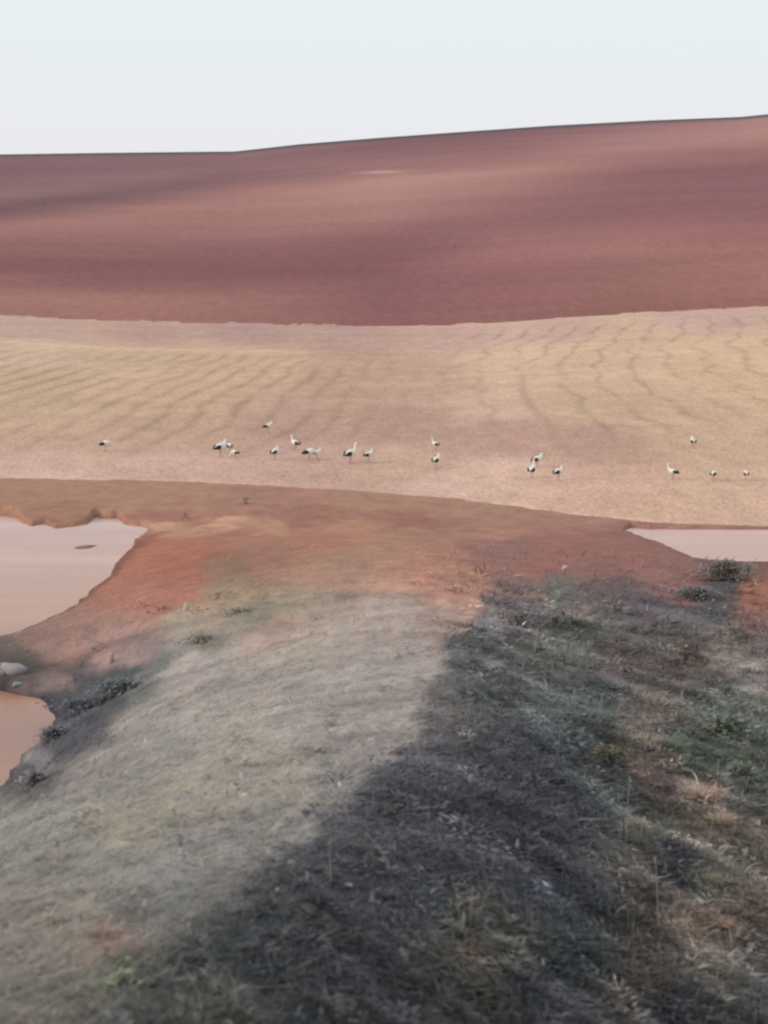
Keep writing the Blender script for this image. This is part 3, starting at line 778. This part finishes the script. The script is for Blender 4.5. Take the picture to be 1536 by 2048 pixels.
# facing +X; hips at the origin's plumb line, about 1 m tall
NECK = {
 'up': ([(.20, .64), (.27, .72), (.29, .82), (.30, .92), (.335, .985), (.38, .985), (.405, .975)], [(.085, .09), (.055, .06), (.04, .042), (.037, .04), (.042, .044), (.034, .032), (.016, .016)], (.40, .975), (.60, .935)),
 'down': ([(.22, .56), (.33, .54), (.42, .46), (.47, .36), (.49, .26), (.50, .21), (.50, .19)], [(.085, .09), (.058, .06), (.042, .044), (.037, .04), (.042, .044), (.034, .034), (.016, .016)], (.50, .195), (.51, .01)),
 'hunched': ([(.20, .64), (.25, .70), (.25, .76), (.24, .80), (.27, .83), (.315, .82), (.34, .81)], [(.09, .10), (.075, .08), (.06, .06), (.05, .052), (.045, .046), (.034, .032), (.016, .016)], (.335, .81), (.48, .70)),
}
def make_stork(pose):
    root = empty('stork', (0, 0, 0))
    nk, nr, b0, b1 = NECK[pose]
    pts = [(-.34, 0, .50), (-.27, 0, .51), (-.18, 0, .53), (-.06, 0, .55), (.06, 0, .57), (.14, 0, .59)] + [(a, 0, b) for a, b in nk]
    rad = [(.02, .012), (.06, .04), (.115, .10), (.165, .15), (.17, .165), (.14, .145)] + [(p * 1.25, q * 1.25) for p, q in nr]
    pts = [(a, b, c - .09) for a, b, c in pts]
    V, Fc, cn = loft(pts, rad)
    mesh_np('body', V, Fc, cn, M_white, root)
    for s in (1, -1):
        wp = [(-.40, s * .03, .47), (-.32, s * .06, .49), (-.22, s * .125, .52), (-.12, s * .15, .55), (-.03, s * .165, .575), (.03, s * .16, .59)]
        wr = [(.008, .012), (.03, .05), (.04, .095), (.04, .11), (.03, .08), (.01, .02)]
        wp = [(a * .82 - .085, b, c - .105) for a, b, c in wp]
        V, Fc, cn = loft(wp, wr)
        mesh_np('wing', V, Fc, cn, M_black, root)
        V, Fc, cn = loft([(.02, s * .05, .42), (.015, s * .05, .34), (-.01, s * .05, .24), (.0, s * .05, .12), (.0, s * .05, .01), (.05, s * .05, .004), (.09, s * .05, .002)], [(.022, .022), (.011, .011), (.011, .011), (.009, .009), (.008, .008), (.008, .006), (.005, .004)], 6)
        mesh_np('leg', V, Fc, cn, M_red, root)
    q0 = b0[1] - .09; q1 = max(b1[1] - .09, .01)
    V, Fc, cn = loft([(b0[0], 0, q0), ((b0[0] + b1[0]) / 2, 0, (q0 + q1) / 2), (b1[0], 0, q1)], [(.013, .015), (.010, .012), (.003, .004)], 6)
    mesh_np('beak', V, Fc, cn, M_red, root)
    return root
PROTO = {}
def copy_tree(o):
    c = o.copy(); COL.objects.link(c)
    for ch in o.children:
        d = ch.copy(); COL.objects.link(d); d.parent = c
    return c
# (u, v of the feet, heading in degrees: 0 faces right, 180 left, 90 away; pose; size; label)
S_ = [(211,903,15,'down',1.0,'leftmost stork, alone, white back with a dark tail'),
 (441,914,40,'hunched',1.25,'largest of the three storks clustered on the left, at its left side'),
 (459,906,100,'down',.9,'small stork seen dark from behind, in the middle of the left cluster'),
 (470,917,150,'down',.75,'lowest and faintest stork, right side of the left cluster'),
 (536,865,20,'hunched',.9,'highest stork on the field, alone with a pale rounded back'),
 (550,920,60,'hunched',1.0,'round white stork with visible dark legs, left of centre'),
 (591,901,140,'up',.95,'dark-winged stork with its pale neck up to the left, above the touching pair'),
 (619,922,10,'down',1.1,'long low stork on the left of the touching pair'),
 (634,918,25,'hunched',.8,'small white stork on the right of the touching pair'),
 (701,928,45,'up',1.25,'biggest stork near the centre, white front and black tail'),
 (737,924,35,'hunched',.9,'smaller stork just right of the biggest one'),
 (871,900,140,'up',.75,'thin small stork standing above another, centre right'),
 (873,937,60,'hunched',1.0,'white stork standing below the thin small one, centre right'),
 (1075,936,30,'hunched',1.0,'pale stork with rounded back at the top of the right-centre trio'),
 (1064,957,70,'up',1.0,'dark-tailed stork at the bottom left of the right-centre trio'),
 (1117,961,40,'hunched',.95,'stork with dark rear at the right of the right-centre trio'),
 (1386,896,95,'hunched',.85,'grey-looking stork alone above the others on the far right'),
 (1346,959,150,'up',.85,'black-winged stork with its neck raised to the left, right part of the field'),
 (1428,962,60,'down',.8,'small dark stork between two others on the far right'),
 (1492,961,90,'down',.75,'rightmost stork, small and dark near the photo edge')]
used_p = set()
for (u, v, hd, pose, s, lb) in S_:
    gx, gy, gz = ground_at(u, v)
    if pose not in PROTO: PROTO[pose] = make_stork(pose); o = PROTO[pose]
    else: o = copy_tree(PROTO[pose])
    o.location = (gx, gy, gz); o.rotation_euler = (0, 0, R(hd)); o.scale = (s * 1.02,) * 3
    tag(o, lb, 'stork', 'storks feeding on the stubble field')
